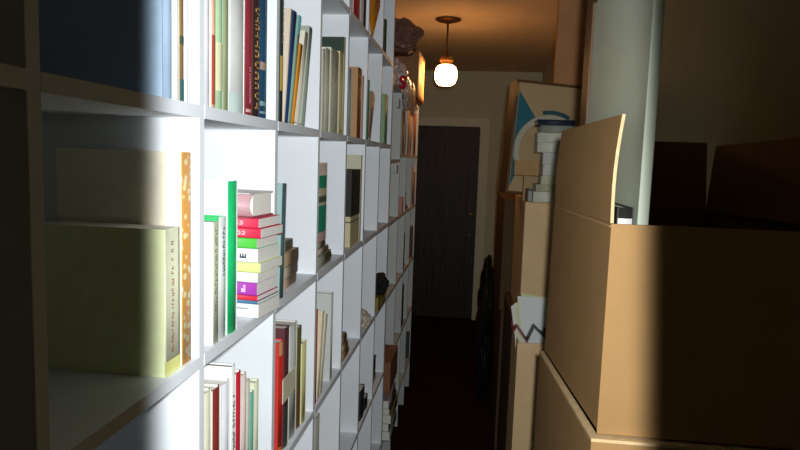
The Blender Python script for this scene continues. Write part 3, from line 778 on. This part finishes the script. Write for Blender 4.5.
# grey cassette box at the left of the white book
a = on_y(527.5, 196, py - .01); 
o = box_obj('storage_tin', a.x, a.x + .02, py - .02, py + .10, zm + .0006, z_at(190.5, a.x, py - .01), mat('#7c8078', .4), .003); tag(o, 'small grey tin left of the bottom white book', 'tin')
bm = bmesh.new(); bx(bm, a.x - .001, a.x + .021, py - .021, py + .101, EYE + z_at(190.5, a.x, py - .01) + .0002, EYE + z_at(190.5, a.x, py - .01) + .006, 0, .002); new_mesh('lid', bm, mat('#5a5e58', .4), o)
# tan carton flap piece standing on the eye-level box
fy = py + .05
p0 = on_y(513, 195, fy); p1 = on_y(538, 175, fy); p2 = on_y(524, 160, fy)
zf1, zf0, zfm = z_at(160, p0.x, fy), zm + .0006, z_at(175, p0.x, fy)
fx1 = p1.x
bm = bmesh.new(); bx(bm, max(p0.x, Mx + .003), p2.x + .004, fy, fy + .02, EYE + zf0, EYE + zfm); bx(bm, p0.x, fx1, fy, fy + .02, EYE + zfm + .0004, EYE + zf1)
for v in bm.verts: v.co.x += 0
o = tag(new_mesh('cardboard_insert', bm, mat('#b08a5c', .8, .06, kind='cardboard', spec=.2)), 'tan L-shaped cardboard insert left of the eye-level pile', 'cardboard')
tag(crumple('wire_bundle', W(on_y(541, 182, py - .03).x - .012, py - .045, z_at(190, .26, py - .03) + .004), (.02, .015, .03), mat('#3c4038', .5, .3), 9, amp=.5), 'small dark tangle of wire in front of the eye-level pile', 'wire') if False else None

# papers in the open box
ppy = yl + .06
def sheet(label, quad, col, name, cat, y, t=.0012, yaw_=0.0, lines=None, group='papers in the open box', tilt=0.0):
    pts = [on_y(px_, py_, y) for px_, py_ in quad]
    pts = [Vector((p.x, y + tilt * (p.z + .8), p.z + EYE)) for p in pts]
    bm = bmesh.new(); slab(bm, pts, t)
    base = Vector((pts[0].x, y, pts[0].z))
    for v in bm.verts: v.co -= base
    o = new_mesh(name, bm, mat(col, .75, .03, 20), None, Matrix.Translation(base))
    tag(o, label, cat, group)
    if lines:
        bm = bmesh.new(); rnd = random.Random(3)
        for i in range(12):
            s0 = .1 + .055 * i
            a = pts[3].lerp(pts[0], s0); b = pts[2].lerp(pts[1], s0)
            u0 = a.lerp(b, rnd.uniform(.12, .2)); u1 = a.lerp(b, rnd.uniform(.5, .85))
            n = Vector((0, -.0008, 0)); dz = Vector((0, 0, -.0035))
            slab(bm, [u0 + n - base, u1 + n - base, u1 + n + dz - base, u0 + n + dz - base], .0003)
        new_mesh('writing', bm, mat('#c4c8c4', .8), o)
    return o
sheet('yellow folder sticking up behind the white sheet in the open box', [(520, 350), (548, 350), (547, 297), (521, 292.5)], '#d8d4a4', 'folder', 'folder', ppy + .05, .003)
sheet('large white sheet with faint writing standing in the open box', [(519, 350), (549, 350), (547, 298), (517.5, 296)], '#e0e4e0', 'paper_sheet', 'paper', ppy + .03, .0015, lines=True)
sheet('pale yellow sheet leaning left beside the large white sheet', [(515.5, 350), (522, 350), (519, 301), (513.5, 304)], '#d8d8a8', 'paper_sheet', 'paper', ppy + .02, .0015)
sheet('cream sheet at the left edge of the open box of papers', [(516.5, 350), (519.5, 350), (515.5, 304), (511, 306)], '#dcdcd0', 'paper_sheet', 'paper', ppy + .01, .0015)
def fold(label, apex, l, r_, y, col, t=.004, group='papers in the open box', name='open_book'):
    a, b, c = on_y(*apex, y), on_y(*l, y), on_y(*r_, y)
    base = W(*a); bm = bmesh.new(); dep = Vector((0, .16, 0))
    for q in (b, c):
        A, Q = W(*a) - base, W(*q) - base
        slab(bm, [A, Q, Q + dep, A + dep], t if q is c else -t)
    return tag(new_mesh(name, bm, mat(col, .5, .1), None, Matrix.Translation(base)), label, 'book', group)
fold('dark grey book opened like a tent in front of the white sheet', (534.5, 328), (528, 341.5), (546, 340), ppy - .03, '#55585a')
fold('red-edged pale book tilted at the left of the tented book', (517, 328), (513.5, 333), (527.5, 344), ppy - .05, '#a05a54')
fold('small dark folded card right of the tented book', (545.5, 329), (541.5, 334), (547.5, 336), ppy + .01, '#4a4c4e', name='folded_card')

# dark bag on the corridor floor beside the boxes
tag(crumple('bin_bag', W(.128, 4.35, -1.6), (.055, .4, .42), mat('#1c1e1c', .35, .2, 5, kind='plastic'), 17, amp=.3, freq=2), 'dark plastic bag slumped on the floor beside the far boxes', 'bag')
tag(crumple('black_bag', W(.17, 5.2, -1.6), (.07, .16, .46), mat('#15140f', .6, .2), 8, amp=.3), 'black bag standing on the floor before the far wall', 'bag')

# ------------------------------------------------------------------ light
w = bpy.data.worlds.new('world'); scene.world = w; w.use_nodes = True
w.node_tree.nodes['Background'].inputs['Color'].default_value = (1, .8, .6, 1)
w.node_tree.nodes['Background'].inputs['Strength'].default_value = 0.004

# compact flash just above the lens, rectangular beam cut to dim both sides
fl = bpy.data.lights.new('flash', 'SPOT'); fl.energy = 88; fl.shadow_soft_size = .02; fl.color = (.94, .98, 1.0)
fl.spot_size = math.radians(100); fl.spot_blend = .2
fo = bpy.data.objects.new('camera_flash', fl); COL.objects.link(fo)
back = Vector((-RT[2][0], -RT[2][1], -RT[2][2]))
cam_m = Matrix(((R[0][0], -R[0][1], -R[0][2]), (R[1][0], -R[1][1], -R[1][2]), (R[2][0], -R[2][1], -R[2][2])))
FLX = Vector((.035, -.03, EYE + .05))
fo.matrix_world = Matrix.Translation(FLX) @ cam_m.to_4x4()
fl.use_nodes = True
nt = fl.node_tree; N = nt.nodes; Lk = nt.links
em = N['Emission']
tcn = N.new('ShaderNodeTexCoord'); sp = N.new('ShaderNodeSeparateXYZ'); Lk.new(tcn.outputs['Normal'], sp.inputs[0])
def math_(op, a, b=None):
    n = N.new('ShaderNodeMath'); n.operation = op
    for i, v in enumerate((a, b)):
        if v is None: continue
        if isinstance(v, (int, float)): n.inputs[i].default_value = v
        else: Lk.new(v, n.inputs[i])
    return n.outputs[0]
az = math_('ABSOLUTE', sp.outputs['Z'])
def edge(coord, centre, half, soft):
    q = math_('ABSOLUTE', math_('SUBTRACT', math_('DIVIDE', coord, az), centre))
    mr = N.new('ShaderNodeMapRange'); mr.interpolation_type = 'SMOOTHSTEP'
    mr.inputs['From Min'].default_value = half; mr.inputs['From Max'].default_value = half + soft
    mr.inputs['To Min'].default_value = 1; mr.inputs['To Max'].default_value = 0
    Lk.new(q, mr.inputs['Value']); return mr.outputs['Result']
SIGN = 1
Lk.new(math_('MULTIPLY', edge(sp.outputs['X'], -.03, .358, .035), edge(sp.outputs['Y'], -.07, .43, .2)), em.inputs['Strength'])

# ------------------------------------------------------------------ camera
cd = bpy.data.cameras.new('camera'); cam = bpy.data.objects.new('camera', cd); COL.objects.link(cam)
cd.sensor_width = 36; cd.lens = 36 * F / 800; cd.clip_start = .02; cd.clip_end = 50
cam.matrix_world = Matrix.Translation((0, 0, EYE)) @ cam_m.to_4x4()
scene.camera = cam
vs = scene.view_settings
vs.view_transform = 'Standard'; vs.look = 'None'; vs.gamma = 1; vs.use_curve_mapping = False; vs.exposure = 0
